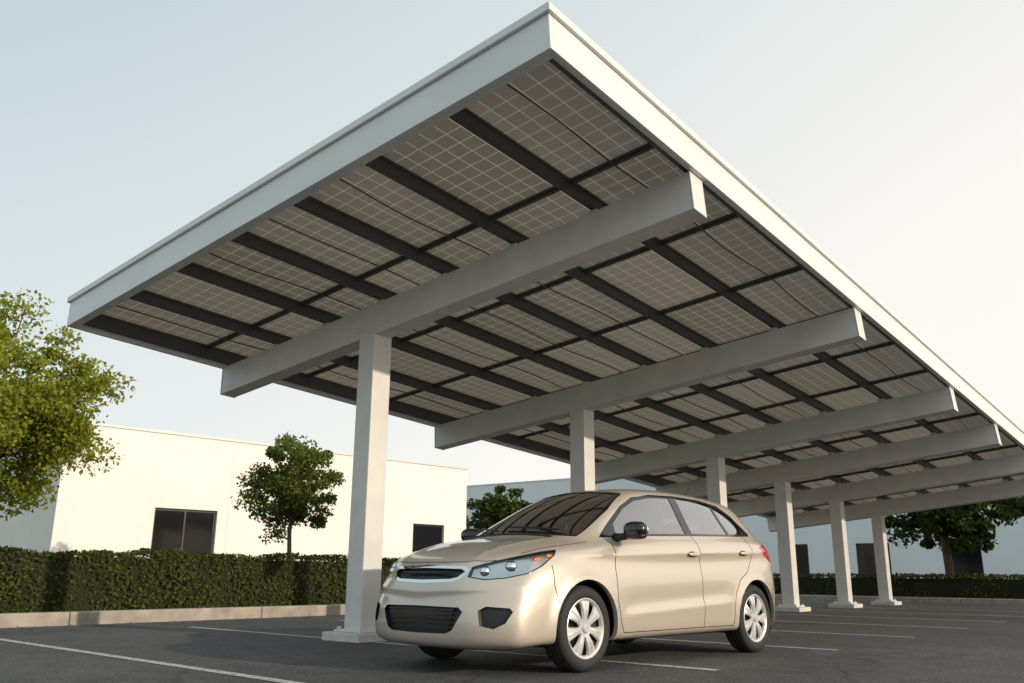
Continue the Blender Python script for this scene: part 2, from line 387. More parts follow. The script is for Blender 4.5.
for c in range(14):
    x=-2.1+1.68*c-.0075
    b.add(x-.016,x+.016,YR+.06,YL-.02,.55,.5745)
b.obj('cross_rails',M['purlin'],frame)
bm=bmesh.new()
for y in (-3.72,-1.68,-.62,.42,2.4):
    pts=[(x,y+.02*math.sin(x*3+y),.535+.012*math.sin(x*2.2+y*3)) for x in np.arange(XE0+.1,XE1-.1,.35)]
    tube(bm,pts,.008,6)
bm_obj('cable_runs',bm,M['frame'],frame,True)
b=Boxes()
W=.045
b.add(XE0-W,XE0,YR-W,YL+W,.385,.70); b.add(XE1,XE1+W,YR-W,YL+W,.385,.70)
b.add(XE0+.001,XE1-.001,YR-W,YR,.385,.70); b.add(XE0+.001,XE1-.001,YL,YL+W,.385,.70)
b.add(XE0+.001,XE0+.06,YR+.001,YL-.001,.386,.394); b.add(XE0+.061,XE1-.01,YR+.001,YR+.018,.386,.394)
b.add(XE0-W-.03,XE0+.07,YR-W-.03,YL+W+.03,.703,.775); b.add(XE1-.07,XE1+W+.03,YR-W-.03,YL+W+.03,.703,.775)
b.add(XE0+.071,XE1-.071,YR-W-.03,YR+.05,.703,.775); b.add(XE0+.071,XE1-.071,YL-.05,YL+W+.03,.703,.775)
b.obj('fascia_and_flashing',M['fascia'],frame,.006)
for i,s in enumerate(S):
    c=O3+uu*s; root_m=Matrix(((U2.x,-V2.x,0,c.x),(U2.y,-V2.y,0,c.y),(0,0,1,0),(0,0,0,1)))
    cb=Boxes(); hw=.135; top=c.z+.012
    cb.add(-hw,hw,-hw,hw,.10,top); 
    ob=cb.obj('column',M['steel'],carport,.012); ob.matrix_local=root_m
    pb=Boxes(); pb.add(-.30,.30,-.30,.30,-.02,.085); ob=pb.obj('column_plinth',M['plinth'],carport,.012); ob.matrix_local=root_m
    pb=Boxes(); pb.add(-.21,.21,-.21,.21,.087,.11)
    for a in (-.17,.17):
        for d in (-.17,.17): pb.add(a-.018,a+.018,d-.018,d+.018,.111,.14)
    ob=pb.obj('base_plate',M['steel'],carport,.004); ob.matrix_local=root_m

# ------------------------------------------------------------------ car  (x forward from front axle, y left, z up)
car=empty('parked_hatchback_car')
fx,fy=-.693,-.721
car.matrix_world=Matrix(((fx,-fy,0,-.036),(fy,fx,0,7.356),(0,0,1,0),(0,0,0,1)))
def st(x): return x+.085*min(1,max(0,(x-.36)/.38))
TT=[
 [(.745,0,.79),(.735,.18,.79),(.71,.34,.797),(.67,.48,.808),(.60,.60,.82),(.52,.68,.83),(.42,.745,.835)],
 [(.62,0,.852),(.61,.18,.855),(.58,.35,.862),(.54,.49,.864),(.47,.60,.866),(.40,.67,.866),(.31,.755,.855)],
 [(.42,0,.915),(.41,.19,.918),(.39,.37,.925),(.36,.51,.918),(.31,.62,.905),(.26,.69,.895),(.19,.785,.872)],
 [(.20,0,.962),(.19,.2,.965),(.16,.39,.968),(.12,.54,.955),(.06,.64,.938),(.01,.705,.925),(-.04,.80,.892)],
 [(.04,0,.992),(.025,.2,.99),(-.02,.41,.985),(-.09,.57,.975),(-.17,.665,.965),(-.24,.72,.955),(-.28,.81,.912)],
 [(-.41,0,1.235),(-.42,.2,1.23),(-.46,.39,1.22),(-.52,.53,1.20),(-.58,.61,1.165),(-.60,.722,.985),(-.60,.825,.935)],
 [(-.86,0,1.425),(-.87,.19,1.42),(-.90,.36,1.408),(-.94,.49,1.385),(-.98,.565,1.345),(-.98,.742,1.00),(-.98,.838,.948)],
 [(-1.15,0,1.466),(-1.15,.2,1.463),(-1.16,.38,1.452),(-1.17,.51,1.428),(-1.18,.575,1.385),(-1.2,.748,1.01),(-1.2,.846,.957)],
 [(-1.65,0,1.482),(-1.65,.2,1.479),(-1.65,.38,1.468),(-1.65,.515,1.443),(-1.65,.58,1.398),(-1.65,.75,1.025),(-1.65,.848,.968)],
 [(-2.2,0,1.472),(-2.2,.2,1.469),(-2.2,.37,1.458),(-2.2,.50,1.432),(-2.2,.565,1.385),(-2.2,.745,1.04),(-2.2,.843,.98)],
 [(-2.65,0,1.445),(-2.65,.19,1.442),(-2.63,.35,1.43),(-2.61,.47,1.403),(-2.58,.54,1.352),(-2.58,.728,1.055),(-2.56,.83,.992)],
 [(-2.96,0,1.415),(-2.95,.19,1.412),(-2.92,.35,1.40),(-2.88,.455,1.37),(-2.84,.52,1.315),(-2.84,.70,1.06),(-2.80,.808,.995)],
 [(-3.04,0,1.22),(-3.04,.19,1.22),(-3.02,.36,1.21),(-3.0,.48,1.19),(-2.96,.58,1.15),(-2.96,.68,1.03),(-2.94,.778,.99)],
 [(-3.13,0,1.0),(-3.13,.2,1.0),(-3.11,.38,.995),(-3.08,.52,.985),(-3.04,.62,.975),(-3.03,.69,.965),(-3.0,.748,.95)]]
TT=[[(st(p[0]),p[1],p[2]) for p in r] for r in TT]
NS=len(TT)
frx=[.80,.835,.86,.86,.84,.66]; frz=[.705,.58,.43,.26,.185,.165]
cox=[.47,.56,.615,.625,.60,.50]; coy=[.775,.80,.82,.82,.80,.55]; coz=[.755,.64,.47,.27,.19,.165]
frx=[st(x) for x in frx]; cox=[st(x) for x in cox]
rex=[-3.15,-3.20,-3.215,-3.20,-3.16,-3.0]; rez=[.86,.70,.52,.38,.27,.24]
rcx=[-3.03,-3.04,-3.04,-3.02,-2.98,-2.85]; rcy=[.775,.79,.795,.785,.76,.55]; rcz=[.86,.70,.52,.38,.27,.24]
sy=[.845,.860,.858,.848,.820,.55]; sz=[.80,.635,.455,.28,.20,.185]
NL=6
front=[[None]*(NL+1) for _ in range(7)]; rear=[[None]*(NL+1) for _ in range(7)]; side=[[None]*(NL+1) for _ in range(NS)]
for c in range(7):
    front[c][0]=TT[0][c]; rear[c][0]=TT[-1][c]
    for l in range(NL):
        fr=[0,.24,.46,.65,.81,.92,1][c]; k=fr**3.0
        front[c][l+1]=(frx[l]+(cox[l]-frx[l])*k,coy[l]*fr,frz[l]+(coz[l]-frz[l])*k)
        k=fr**3.4; rear[c][l+1]=(rex[l]+(rcx[l]-rex[l])*k,rcy[l]*fr,rez[l]+(rcz[l]-rez[l])*k)
for s in range(NS):
    side[s][0]=TT[s][6]
    for l in range(NL):
        if s==0: side[s][l+1]=front[6][l+1]
        elif s==NS-1: side[s][l+1]=rear[6][l+1]
        else:
            x=TT[s][6][0]; 
            if s==1: x=[.33,.37,.39,.39,.37,.35][l]
            if s==2: x=.19
            yf=sy[l]-(.020 if s==1 else .006 if s==2 else 0)-(.008 if s==NS-3 else .028 if s==NS-2 else 0)
            z=sz[l]; 
            if l==0: z=.80+(TT[s][6][2]-.95)*.5
            side[s][l+1]=(x,yf,z)
cage_v=[];cage_f=[]
def addgrid(g,flip):
    for i in range(len(g)-1):
        for j in range(len(g[0])-1):
            for sgn in (1,-1):
                q=[g[i][j],g[i+1][j],g[i+1][j+1],g[i][j+1]]
                q=[(p[0],p[1]*sgn,p[2]) for p in q]
                if flip^(sgn<0): q=q[::-1]
                k=len(cage_v); cage_v.extend(q); cage_f.append((k,k+1,k+2,k+3))
addgrid(TT,True); addgrid(side,False); addgrid(front,True); addgrid(rear,False)
me=bpy.data.meshes.new('cage'); me.from_pydata(cage_v,[],cage_f); 
bm=bmesh.new(); bm.from_mesh(me); bmesh.ops.remove_doubles(bm,verts=bm.verts,dist=1e-4); bmesh.ops.recalc_face_normals(bm,faces=bm.faces)
cen=sum((f_.calc_center_median() for f_ in bm.faces),Vector())/len(bm.faces)
if sum((f_.normal.dot(f_.calc_center_median()-cen) for f_ in bm.faces))<0: bmesh.ops.reverse_faces(bm,faces=bm.faces)
bm.to_mesh(me); bm.free()
tmp=bpy.data.objects.new('cage_tmp',me); COL.objects.link(tmp); sm=tmp.modifiers.new('s','SUBSURF'); sm.levels=3; sm.render_levels=3
dg=bpy.context.evaluated_depsgraph_get(); me2=bpy.data.meshes.new_from_object(tmp.evaluated_get(dg)); bpy.data.objects.remove(tmp)
bm=bmesh.new(); bm.from_mesh(me2)
ARCH=[(0.0,.31),(-2.54,.31)]; AR=.352
def creaseZ(x): return .835+(-x)*.030
def sstep(a,b,x): t=min(1,max(0,(x-a)/(b-a))); return t*t*(3-2*t)
for vt in bm.verts:
    x,y,z=vt.co; s=1 if y>0 else -1
    if abs(y)>.6:
        d=0
        for ax,az in ARCH:
            r=math.hypot(x-ax,z-az)
            if z>.15: d+=.018*math.exp(-((r-AR)/.045)**2)
        t=z-creaseZ(x); w=sstep(.25,-.1,x)*sstep(-3.0,-2.75,x)
        d+=w*(.014*math.exp(-max(t,0)/.05) if t>0 else .014*math.exp(t/.018))-w*.009*math.exp(-((t+.08)/.06)**2)
        zl=.40+(-x-.5)*.045; t2=z-zl; w2=sstep(-.38,-.6,x)*sstep(-2.15,-1.95,x)
        d+=w2*(.012*math.exp(t2/.06) if t2<0 else .012*math.exp(-t2/.018))-w2*.009*math.exp(-((t2-.08)/.07)**2)
        vt.co.y+=s*d*sstep(.6,.7,abs(y))
    if x>-.1 and z>.72 and abs(y)<.68:
        yc=.40+.10*sstep(.75,.0,x); t=abs(y)-yc
        vt.co.z+=.010*math.exp(-abs(t)/.03)*sstep(.84,.66,x)*sstep(-.05,.1,x)
    if x>.35 and .2<z<.75:
        t=z-.565-.05*abs(y); w=sstep(.35,.55,x)
        vt.co.x+=w*(.012*math.exp(-t/.05) if t>0 else .012*math.exp(t/.02))-w*.008*math.exp(-((t+.06)/.05)**2)
bm.normal_update()
def zoneproj(kind):
    if kind=='side': return (lambda p:(p.x,p.z)),(lambda d:Vector((d[0],0,d[1])))
    if kind=='front': return (lambda p:(p.y,p.z)),(lambda d:Vector((0,d[0],d[1])))
    if kind=='top': return (lambda p:(p.x,p.y)),(lambda d:Vector((d[0],d[1],0)))
    q=math.sqrt(.5)
    if kind=='diagL': return (lambda p:((-p.x+p.y)*q,p.z)),(lambda d:Vector((-d[0]*q,d[0]*q,d[1])))
    if kind=='diagR': return (lambda p:((-p.x-p.y)*q,p.z)),(lambda d:Vector((-d[0]*q,-d[0]*q,d[1])))
def inpoly(pt,poly):
    x,y=pt; c=False; j=len(poly)-1
    for i in range(len(poly)):
        xi,yi=poly[i];xj,yj=poly[j]
        if (yi>y)!=(yj>y) and x<(xj-xi)*(y-yi)/(yj-yi)+xi: c=not c
        j=i
    return c
def cut(poly,kind,filt):
    pj,un=zoneproj(kind); xs=[p[0] for p in poly];ys=[p[1] for p in poly]; m=.03
    x0,x1,y0,y1=min(xs)-m,max(xs)+m,min(ys)-m,max(ys)+m
    fs=[]
    for f_ in bm.faces:
        c=f_.calc_center_median()
        if filt(c):
            a,b_=pj(c)
            if x0<a<x1 and y0<b_<y1: fs.append(f_)
    for i in range(len(poly)):
        a=poly[i];b_=poly[(i+1)%len(poly)]; d=(b_[0]-a[0],b_[1]-a[1]); l=math.hypot(*d)
        if l<1e-6: continue
        no=un((-d[1]/l,d[0]/l)); co=un(a)
        mx0,mx1,my0,my1=min(a[0],b_[0])-.05,max(a[0],b_[0])+.05,min(a[1],b_[1])-.05,max(a[1],b_[1])+.05
        loc=[];rest=[]
        for f_ in fs:
            if not f_.is_valid: continue
            c=pj(f_.calc_center_median())
            (loc if (mx0<c[0]<mx1 and my0<c[1]<my1) else rest).append(f_)
        es=list({e for f_ in loc for e in f_.edges}); vs=list({v_ for f_ in loc for v_ in f_.verts})
        r=bmesh.ops.bisect_plane(bm,geom=loc+es+vs,dist=1e-5,plane_co=co,plane_no=no)
        fs=rest+[g for g in r['geom'] if isinstance(g,bmesh.types.BMFace)]
    out=[f_ for f_ in fs if f_.is_valid and inpoly(pj(f_.calc_center_median()),poly)]
    return out
def mirror2(poly): return [(-a,b_) for a,b_ in poly][::-1]
MI=dict(paint=0,black=1,glass=2,gloss=3,refl=4,chrome=5,red=6,gap=7)
MATS=[M['paint'],M['black'],M['glass'],M['gloss_black'],M['reflector'],M['chrome'],M['red'],M['gap']]
def setm(fs,m):
    for f_ in fs: f_.material_index=m
def recess(fs,vec,rim):
    r=bmesh.ops.extrude_face_region(bm,geom=list(fs))
    new=[g for g in r['geom'] if isinstance(g,bmesh.types.BMFace)]; vs=[g for g in r['geom'] if isinstance(g,bmesh.types.BMVert)]
    newset=set(new); mi=fs[0].material_index
    old=[f_ for f_ in fs if f_.is_valid]
    if old: bmesh.ops.delete(bm,geom=old,context='FACES_ONLY')
    for v_ in vs: v_.co+=vec
    side_f={f_ for v_ in vs for f_ in v_.link_faces if f_ not in newset}
    setm(side_f,rim); setm(new,mi)
def copyfaces(fs,off):
    nb=bmesh.new(); vm={}
    for f_ in fs:
        vs=[]
        for v_ in f_.verts:
            if v_ not in vm: vm[v_]=nb.verts.new(v_.co+v_.normal*off)
            vs.append(vm[v_])
        try: nb.faces.new(vs)
        except ValueError: pass
    return nb
for ax,az in ARCH:
    poly=[(ax+AR*math.cos(t),az+AR*math.sin(t)) for t in [2*math.pi*k/40 for k in range(40)]]
    for sgn in (1,-1):
        fs=cut(poly,'side',lambda c:c.y*sgn>.3 and c.z<.75)
        bmesh.ops.delete(bm,geom=fs,context='FACES')
DLO=[(-.34,.985),(-.55,1.115),(-.80,1.265),(-1.0,1.352),(-1.25,1.392),(-1.65,1.405),(-2.1,1.395),(-2.42,1.358),(-2.60,1.27),(-2.74,1.10),(-2.70,1.07),(-2.2,1.052),(-1.65,1.037),(-1.0,1.015),(-.6,.995)]
W1=[(-.56,1.02),(-.60,1.105),(-.82,1.245),(-1.02,1.33),(-1.26,1.368),(-1.535,1.378),(-1.525,1.052),(-1.0,1.035)]
W2=[(-1.635,1.058),(-1.645,1.38),(-2.08,1.37),(-2.235,1.354),(-2.27,1.073)]
W3=[(-2.31,1.078),(-2.275,1.346),(-2.40,1.328),(-2.56,1.25),(-2.67,1.11),(-2.64,1.09)]
for sgn in (1,-1):
    fl=lambda c:c.y*sgn>.4 and c.z>.9 and c.x>-2.88
    fs=cut(DLO,'side',fl); setm(fs,MI['gloss'])
    for w in (W1,W2,W3):
        fs=cut(w,'side',fl); setm(fs,MI['glass'])
WS=[(0,1.018),(.3,1.013),(.5,1.005),(.605,1.0),(.59,1.06),(.535,1.22),(.465,1.36),(.44,1.382),(.3,1.40),(0,1.412),(-.3,1.40),(-.44,1.382),(-.465,1.36),(-.535,1.22),(-.59,1.06),(-.605,1.0),(-.5,1.005),(-.3,1.013)]
WSo=[(a*1.03,b_+(.012 if b_>1.2 else -.012)) for a,b_ in WS]
fl=lambda c:c.x>-1.1
setm(cut(WSo,'front',fl),MI['gloss']); fs=cut(WS,'front',fl); setm(fs,MI['glass'])
RW=[(.50,1.04),(.49,1.16),(.42,1.33),(0,1.35),(-.42,1.33),(-.49,1.16),(-.50,1.04),(0,1.03)]
fs=cut(RW,'front',lambda c:c.x<-2.8); setm(fs,MI['glass'])
GR=[(-.375,.748),(0,.760),(.375,.748),(.42,.722),(.37,.660),(.30,.640),(0,.630),(-.30,.640),(-.37,.660),(-.42,.722)]
GRi=[(a*.93,.695+(b_-.695)*.66) for a,b_ in GR]
fl=lambda c:c.x>.45
setm(cut(GR,'front',fl),MI['chrome']); fs=cut(GRi,'front',fl); setm(fs,MI['black']); recess(fs,Vector((-.03,0,0)),MI['black'])
LG=[(-.44,.435),(-.40,.465),(0,.47),(.40,.465),(.44,.435),(.36,.31),(.30,.285),(0,.28),(-.30,.285),(-.36,.31)]
fs=cut(LG,'front',fl); setm(fs,MI['black']); recess(fs,Vector((-.035,0,0)),MI['black'])
for sgn in (1,-1):
    FG=[(.55,.445),(.60,.475),(.745,.465),(.765,.44),(.73,.365),(.66,.325),(.57,.345)]
    if sgn<0: FG=mirror2(FG)
    fs=cut(FG,'front',lambda c:c.x>.3 and c.y*sgn>.4); setm(fs,MI['black']); recess(fs,Vector((-.03,0,0)),MI['black'])
HL=[(-.285,.675),(-.255,.742),(-.10,.783),(.09,.824),(.24,.856),(.36,.874),(.345,.835),(.25,.755),(.14,.70),(-.02,.668),(-.17,.656)]
lens_bm=bmesh.new(); bowl=bmesh.new(); rim=bmesh.new(); delf=[]
bm.normal_update()
bv0=BVHTree.FromBMesh(bm)
for sgn,kd in ((1,'diagL'),(-1,'diagR')):
    fs=cut(HL,kd,lambda c:c.y*sgn>.3 and c.x>.05 and c.z<.92)
    fs=[f_ for f_ in fs if f_.normal.x*.7+f_.normal.y*sgn*.7>-.1]
    for dst,off in ((lens_bm,.001),(bowl,-.016)):
        vm={}
        for f_ in fs:
            vs=[]
            for v_ in f_.verts:
                if v_ not in vm: vm[v_]=dst.verts.new(v_.co+v_.normal*off)
                vs.append(vm[v_])
            try: dst.faces.new(vs)
            except ValueError: pass
    setm(fs,MI['refl']); delf+=fs
    q=math.sqrt(.5); pts=[]
    n=len(HL)
    for i in range(n):
        a=Vector(HL[i]); b2=Vector(HL[(i+1)%n]); m_=max(1,int((b2-a).length/.02))
        for k in range(m_):
            p=a.lerp(b2,k/m_); o=Vector((-p.x*q,p.x*q*sgn,p.y))+Vector((q,q*sgn,0))*3
            h,nr,_,_=bv0.ray_cast(o,Vector((-q,-q*sgn,0)))
            if h is not None: pts.append(h-nr*.003)
    pts.append(pts[0]); pts.append(pts[1]); tube(rim,pts,.0055,6,False)
bmesh.ops.delete(bm,geom=delf,context='FACES_ONLY')
bm_obj('headlamp_lenses',lens_bm,M['lens'],car,True)
bm_obj('headlamp_bowls',bowl,M['reflector'],car,True)
bm_obj('headlamp_rims',rim,M['gloss_black'],car,True)
for sgn in (1,-1):
    TLs=[(-3.06,1.0),(-2.88,1.0),(-2.72,.965),(-2.80,.88),(-2.93,.83),(-3.08,.82)]
    fs=cut(TLs,'side',lambda c:c.y*sgn>.45 and c.x<-2.6 and c.z<1.05); setm(fs,MI['red'])
setm([f_ for f_ in bm.faces if f_.material_index==0 and f_.calc_center_median().z<.212 and f_.calc_center_median().x<.5],MI['black'])
bm.normal_update()
be=[e for e in bm.edges if e.is_boundary]
def near_arch(e):
    m=(e.verts[0].co+e.verts[1].co)/2
    return any(abs(math.hypot(m.x-ax,m.z-az)-AR)<.02 for ax,az in ARCH) and abs(m.y)>.3
ae=[e for e in be if near_arch(e)]
r=bmesh.ops.extrude_edge_only(bm,edges=ae)
for g in r['geom']:
    if isinstance(g,bmesh.types.BMVert): g.co.y*=.955
    elif isinstance(g,bmesh.types.BMFace): g.material_index=0
bm.normal_update()
bvh=BVHTree.FromBMesh(bm)
inn=bmesh.new(); vm={}
for f_ in bm.faces:
    if f_.material_index in (2,4,5,6,7): continue
    c=f_.calc_center_median()
    if c.x>.0 or c.z<.3: continue
    vs=[]
    for v_ in f_.verts:
        if v_ not in vm: vm[v_]=inn.verts.new(v_.co-v_.normal*.022)
        vs.append(vm[v_])
    try: inn.faces.new(vs)
    except ValueError: pass
bm_obj('cabin_lining',inn,M['interior'],car,True)
dl=[f_ for f_ in bm.faces if f_.material_index==2]
gb=copyfaces(dl,-.004)
bmesh.ops.delete(bm,geom=dl,context='FACES')
bm_obj('window_glass',gb,M['glass'],car,True)
body=bm_obj('body_shell',bm,MATS,car,True)
body.data.set_sharp_from_angle(angle=math.radians(38))
def project_line(pts,kind,sgn=1,step=.02):
    out=[]
    for i in range(len(pts)-1):
        a=Vector(pts[i]);b_=Vector(pts[i+1]); n=max(1,int((b_-a).length/step))
        for k in range(n+(1 if i==len(pts)-2 else 0)):
            p=a.lerp(b_,k/n)
            if kind=='side': o=Vector((p.x,2*sgn,p.y));d=Vector((0,-sgn,0))
            elif kind=='top': o=Vector((p.x,p.y*sgn,2.5));d=Vector((0,0,-1))
            else: o=Vector((3,p.x,p.y));d=Vector((-1,0,0))
            h,nr,_,_=bvh.ray_cast(o,d)
            if h is not None: out.append(h-nr*.0015 if nr.dot(d)<0 else h+nr*.0015)
    return out
gp=bmesh.new()
for sgn in (1,-1):
    for L_ in ([(-.40,.965),(-.385,.88),(-.365,.7),(-.37,.5),(-.41,.34),(-.46,.262)],
               [(-1.585,1.035),(-1.595,.8),(-1.61,.5),(-1.62,.262)],
               [(-2.53,1.06),(-2.545,.93),(-2.50,.83),(-2.40,.73),(-2.26,.66),(-2.17,.55),(-2.13,.42),(-2.12,.262)],
               [(-.46,.262),(-2.12,.262)],
               [(.32,.50),(.355,.62),(.35,.76)],[(-2.88,.50),(-2.95,.62),(-2.97,.80)]):
        p=project_line(L_,'side',sgn)
        if len(p)>2: tube(gp,p,.0042,5)
    for L_ in ([(.52,.655),(.34,.675),(.15,.70),(-.03,.71),(-.16,.715)],):
        p=project_line(L_,'top',sgn)
        if len(p)>2: tube(gp,p,.004,5)
hp=[(st(x),y) for x,y in [(.62,-.57),(.66,-.50),(.705,-.36),(.732,-.18),(.737,0),(.732,.18),(.705,.36),(.66,.50),(.62,.57)]]
p=project_line(hp,'top')
tube(gp,p,.004,5)
bm_obj('panel_gaps',gp,M['gap'],car,True)
wb=bmesh.new()
for y0,y1 in ((.52,-.08),(-.10,-.55)):
    pts=[]
    for k in range(9):
        y=y0+(y1-y0)*k/8; z=1.03+.035*math.sin(k/8*1.4)
        h,nr,_,_=bvh.ray_cast(Vector((2,y,z)),Vector((-1,0,0)))
        if h: pts.append(h+Vector((.012,0,.012)))
    if len(pts)>2: tube(wb,pts,.008,6)
p=project_line([(.035,-.5),(.06,-.2),(.065,0),(.06,.2),(.035,.5)],'top'); 
p=[q+Vector((-.035,0,.012)) for q in p]; tube(wb,p,.014,6)
bm_obj('wipers_and_cowl',wb,M['black'],car,True)
b=Boxes()
for z in (.31,.345,.38,.415,.445): 
    hw=.33+(.0+ (z-.27))*.35
    b.add(.885,.907,-hw+.03,hw-.03,z-.006,z+.006)
b.add(.858,.873,-.32,.32,.689,.699)
b.obj('grille_bars',M['gloss_black'],car)
hb=bmesh.new()
for sgn in (1,-1):
    for (x,y,z,r) in ((.745,.515,.712,.040),(.61,.645,.745,.046)):
        mt=Matrix.Translation((x,y*sgn,z))@Matrix.Rotation(math.radians(90),4,'Y')
        bmesh.ops.create_uvsphere(hb,u_segments=20,v_segments=12,radius=r,matrix=mt)
bm_obj('headlamp_projectors',hb,M['chrome'],car,True)
hb=bmesh.new()
for sgn in (1,-1):
    for (x,y,z,r) in ((.42,.728,.80,.036),(.32,.757,.825,.026)):
        mt=Matrix.Translation((x,y*sgn,z))@Matrix.Diagonal((1.5,.5,.55,1))
        bmesh.ops.create_uvsphere(hb,u_segments=16,v_segments=10,radius=r,matrix=mt)
bm_obj('indicator_bulbs',hb,M['amber'],car,True)
def blob(name,loc,scale,mat,parent,power=.75,rot=None,seg=16):
    bm_=bmesh.new(); bmesh.ops.create_uvsphere(bm_,u_segments=seg*2,v_segments=seg,radius=1)
    for v_ in bm_.verts:
        c=v_.co; v_.co=Vector([math.copysign(abs(q)**power,q) for q in c])
        v_.co=Vector((v_.co.x*scale[0],v_.co.y*scale[1],v_.co.z*scale[2]))
        if rot is not None: v_.co=rot@v_.co
        v_.co+=Vector(loc)
    return bm_obj(name,bm_,mat,parent,True)
for sgn in (1,-1):
    R=Matrix.Rotation(math.radians(-8*sgn),3,'Z')
    blob('door_mirror_cap',(-.50,.945*sgn,1.045),(.062,.108,.064),M['gloss_black'],car,.75,R)
    blob('door_mirror_base',(-.505,.94*sgn,.998),(.058,.10,.030),M['black'],car,.7,R)
    blob('door_mirror_glass',(-.556,.95*sgn,1.04),(.012,.088,.050),M['chrome'],car,.6,R)
    bb=bmesh.new(); tube(bb,[(-.50,.74*sgn,.985),(-.50,.80*sgn,.99),(-.505,.88*sgn,1.0)],[.04,.03,.028],8); bm_obj('door_mirror_arm',bb,M['black'],car,True)
    for hx in (-1.47,-2.36):
        hz=creaseZ(hx)-.005
        h,nr,_,_=bvh.ray_cast(Vector((hx,2*sgn,hz)),Vector((0,-sgn,0)))
        blob('door_handle',(hx,h.y+sgn*.022,hz),(.088,.012,.015),M['paint'],car,.6)
        blob('door_handle_recess',(hx+.01,h.y-sgn*.001,hz),(.06,.006,.024),M['gap'],car,.8)
bb=bmesh.new(); tube(bb,[(-2.60,0,1.44),(-2.70,0,1.51),(-2.82,0,1.61)],[.006,.004,.003],6); bm_obj('roof_antenna',bb,M['black'],car,True)
b=Boxes(); b.add(-3.0,.62,-.56,.56,.19,.36); b.add(-3.0,-2.9,-.6,.6,.36,.9); b.add(.05,.70,-.50,.50,.37,.70)
b.obj('underbody',M['black'],car)
wl=bmesh.new()
for ax,az in ARCH:
    for sgn in (1,-1):
        rr=.365; n=28; ring=[]
        for k in range(n+1):
            t=-.35+(math.pi+.7)*k/n; ring.append((wl.verts.new((ax+rr*math.cos(t),.50*sgn,az+rr*math.sin(t))),wl.verts.new((ax+rr*math.cos(t),.80*sgn,az+rr*math.sin(t)))))
        for k in range(n): wl.faces.new((ring[k][0],ring[k+1][0],ring[k+1][1],ring[k][1]))
        wl.faces.new([q[0] for q in ring])
bm_obj('wheel_arch_liners',wl,M['black'],car,True)
ib=Boxes(); ib.add(-2.9,.0,-.70,.70,.28,.36); ib.obj('floor',M['interior'],car)
blob('dashboard',(-.33,0,.86),(.30,.68,.15),M['interior'],car,.5)
for sgn in (1,-1):
    blob('seat_cushion',(-1.25,.34*sgn,.55),(.26,.24,.10),M['seat'],car,.5)
    blob('seat_back',(-1.52,.34*sgn,.83),(.07,.23,.33),M['seat'],car,.5,Matrix.Rotation(math.radians(-14),3,'Y'))
    blob('headrest',(-1.63,.34*sgn,1.21),(.045,.12,.08),M['seat'],car,.6)
blob('rear_bench',(-2.05,0,.55),(.26,.62,.11),M['seat'],car,.4)
blob('rear_backrest',(-2.38,0,.84),(.07,.60,.30),M['seat'],car,.4,Matrix.Rotation(math.radians(-16),3,'Y'))
for yy in (-.4,0,.4): blob('rear_headrest',(-2.50,yy,1.16),(.04,.11,.065),M['seat'],car,.6)
sw=bmesh.new()
c=Vector((-.72,.34,.93)); R=Matrix.Rotation(math.radians(-65),3,'Y')
ring=[c+R@Vector((.18*math.cos(t),.18*math.sin(t),0)) for t in [2*math.pi*k/24 for k in range(25)]]
tube(sw,ring,.014,7); tube(sw,[c,c+Vector((.35,0,-.12))],.03,8); bm_obj('steering_wheel',sw,M['black'],car,True)
blob('inner_mirror',(-.72,0,1.30),(.015,.11,.03),M['black'],car,.6)
def lathe(bm_,prof,seg=64,cx=0,cz=0,ys=1,y0=0):
    rings=[]
    for r,y in prof: rings.append([bm_.verts.new((cx+r*math.cos(2*math.pi*k/seg),y0+y*ys,cz+r*math.sin(2*math.pi*k/seg))) for k in range(seg)])
    for i in range(len(rings)-1):
        for k in range(seg): bm_.faces.new((rings[i][k],rings[i][(k+1)%seg],rings[i+1][(k+1)%seg],rings[i+1][k]))
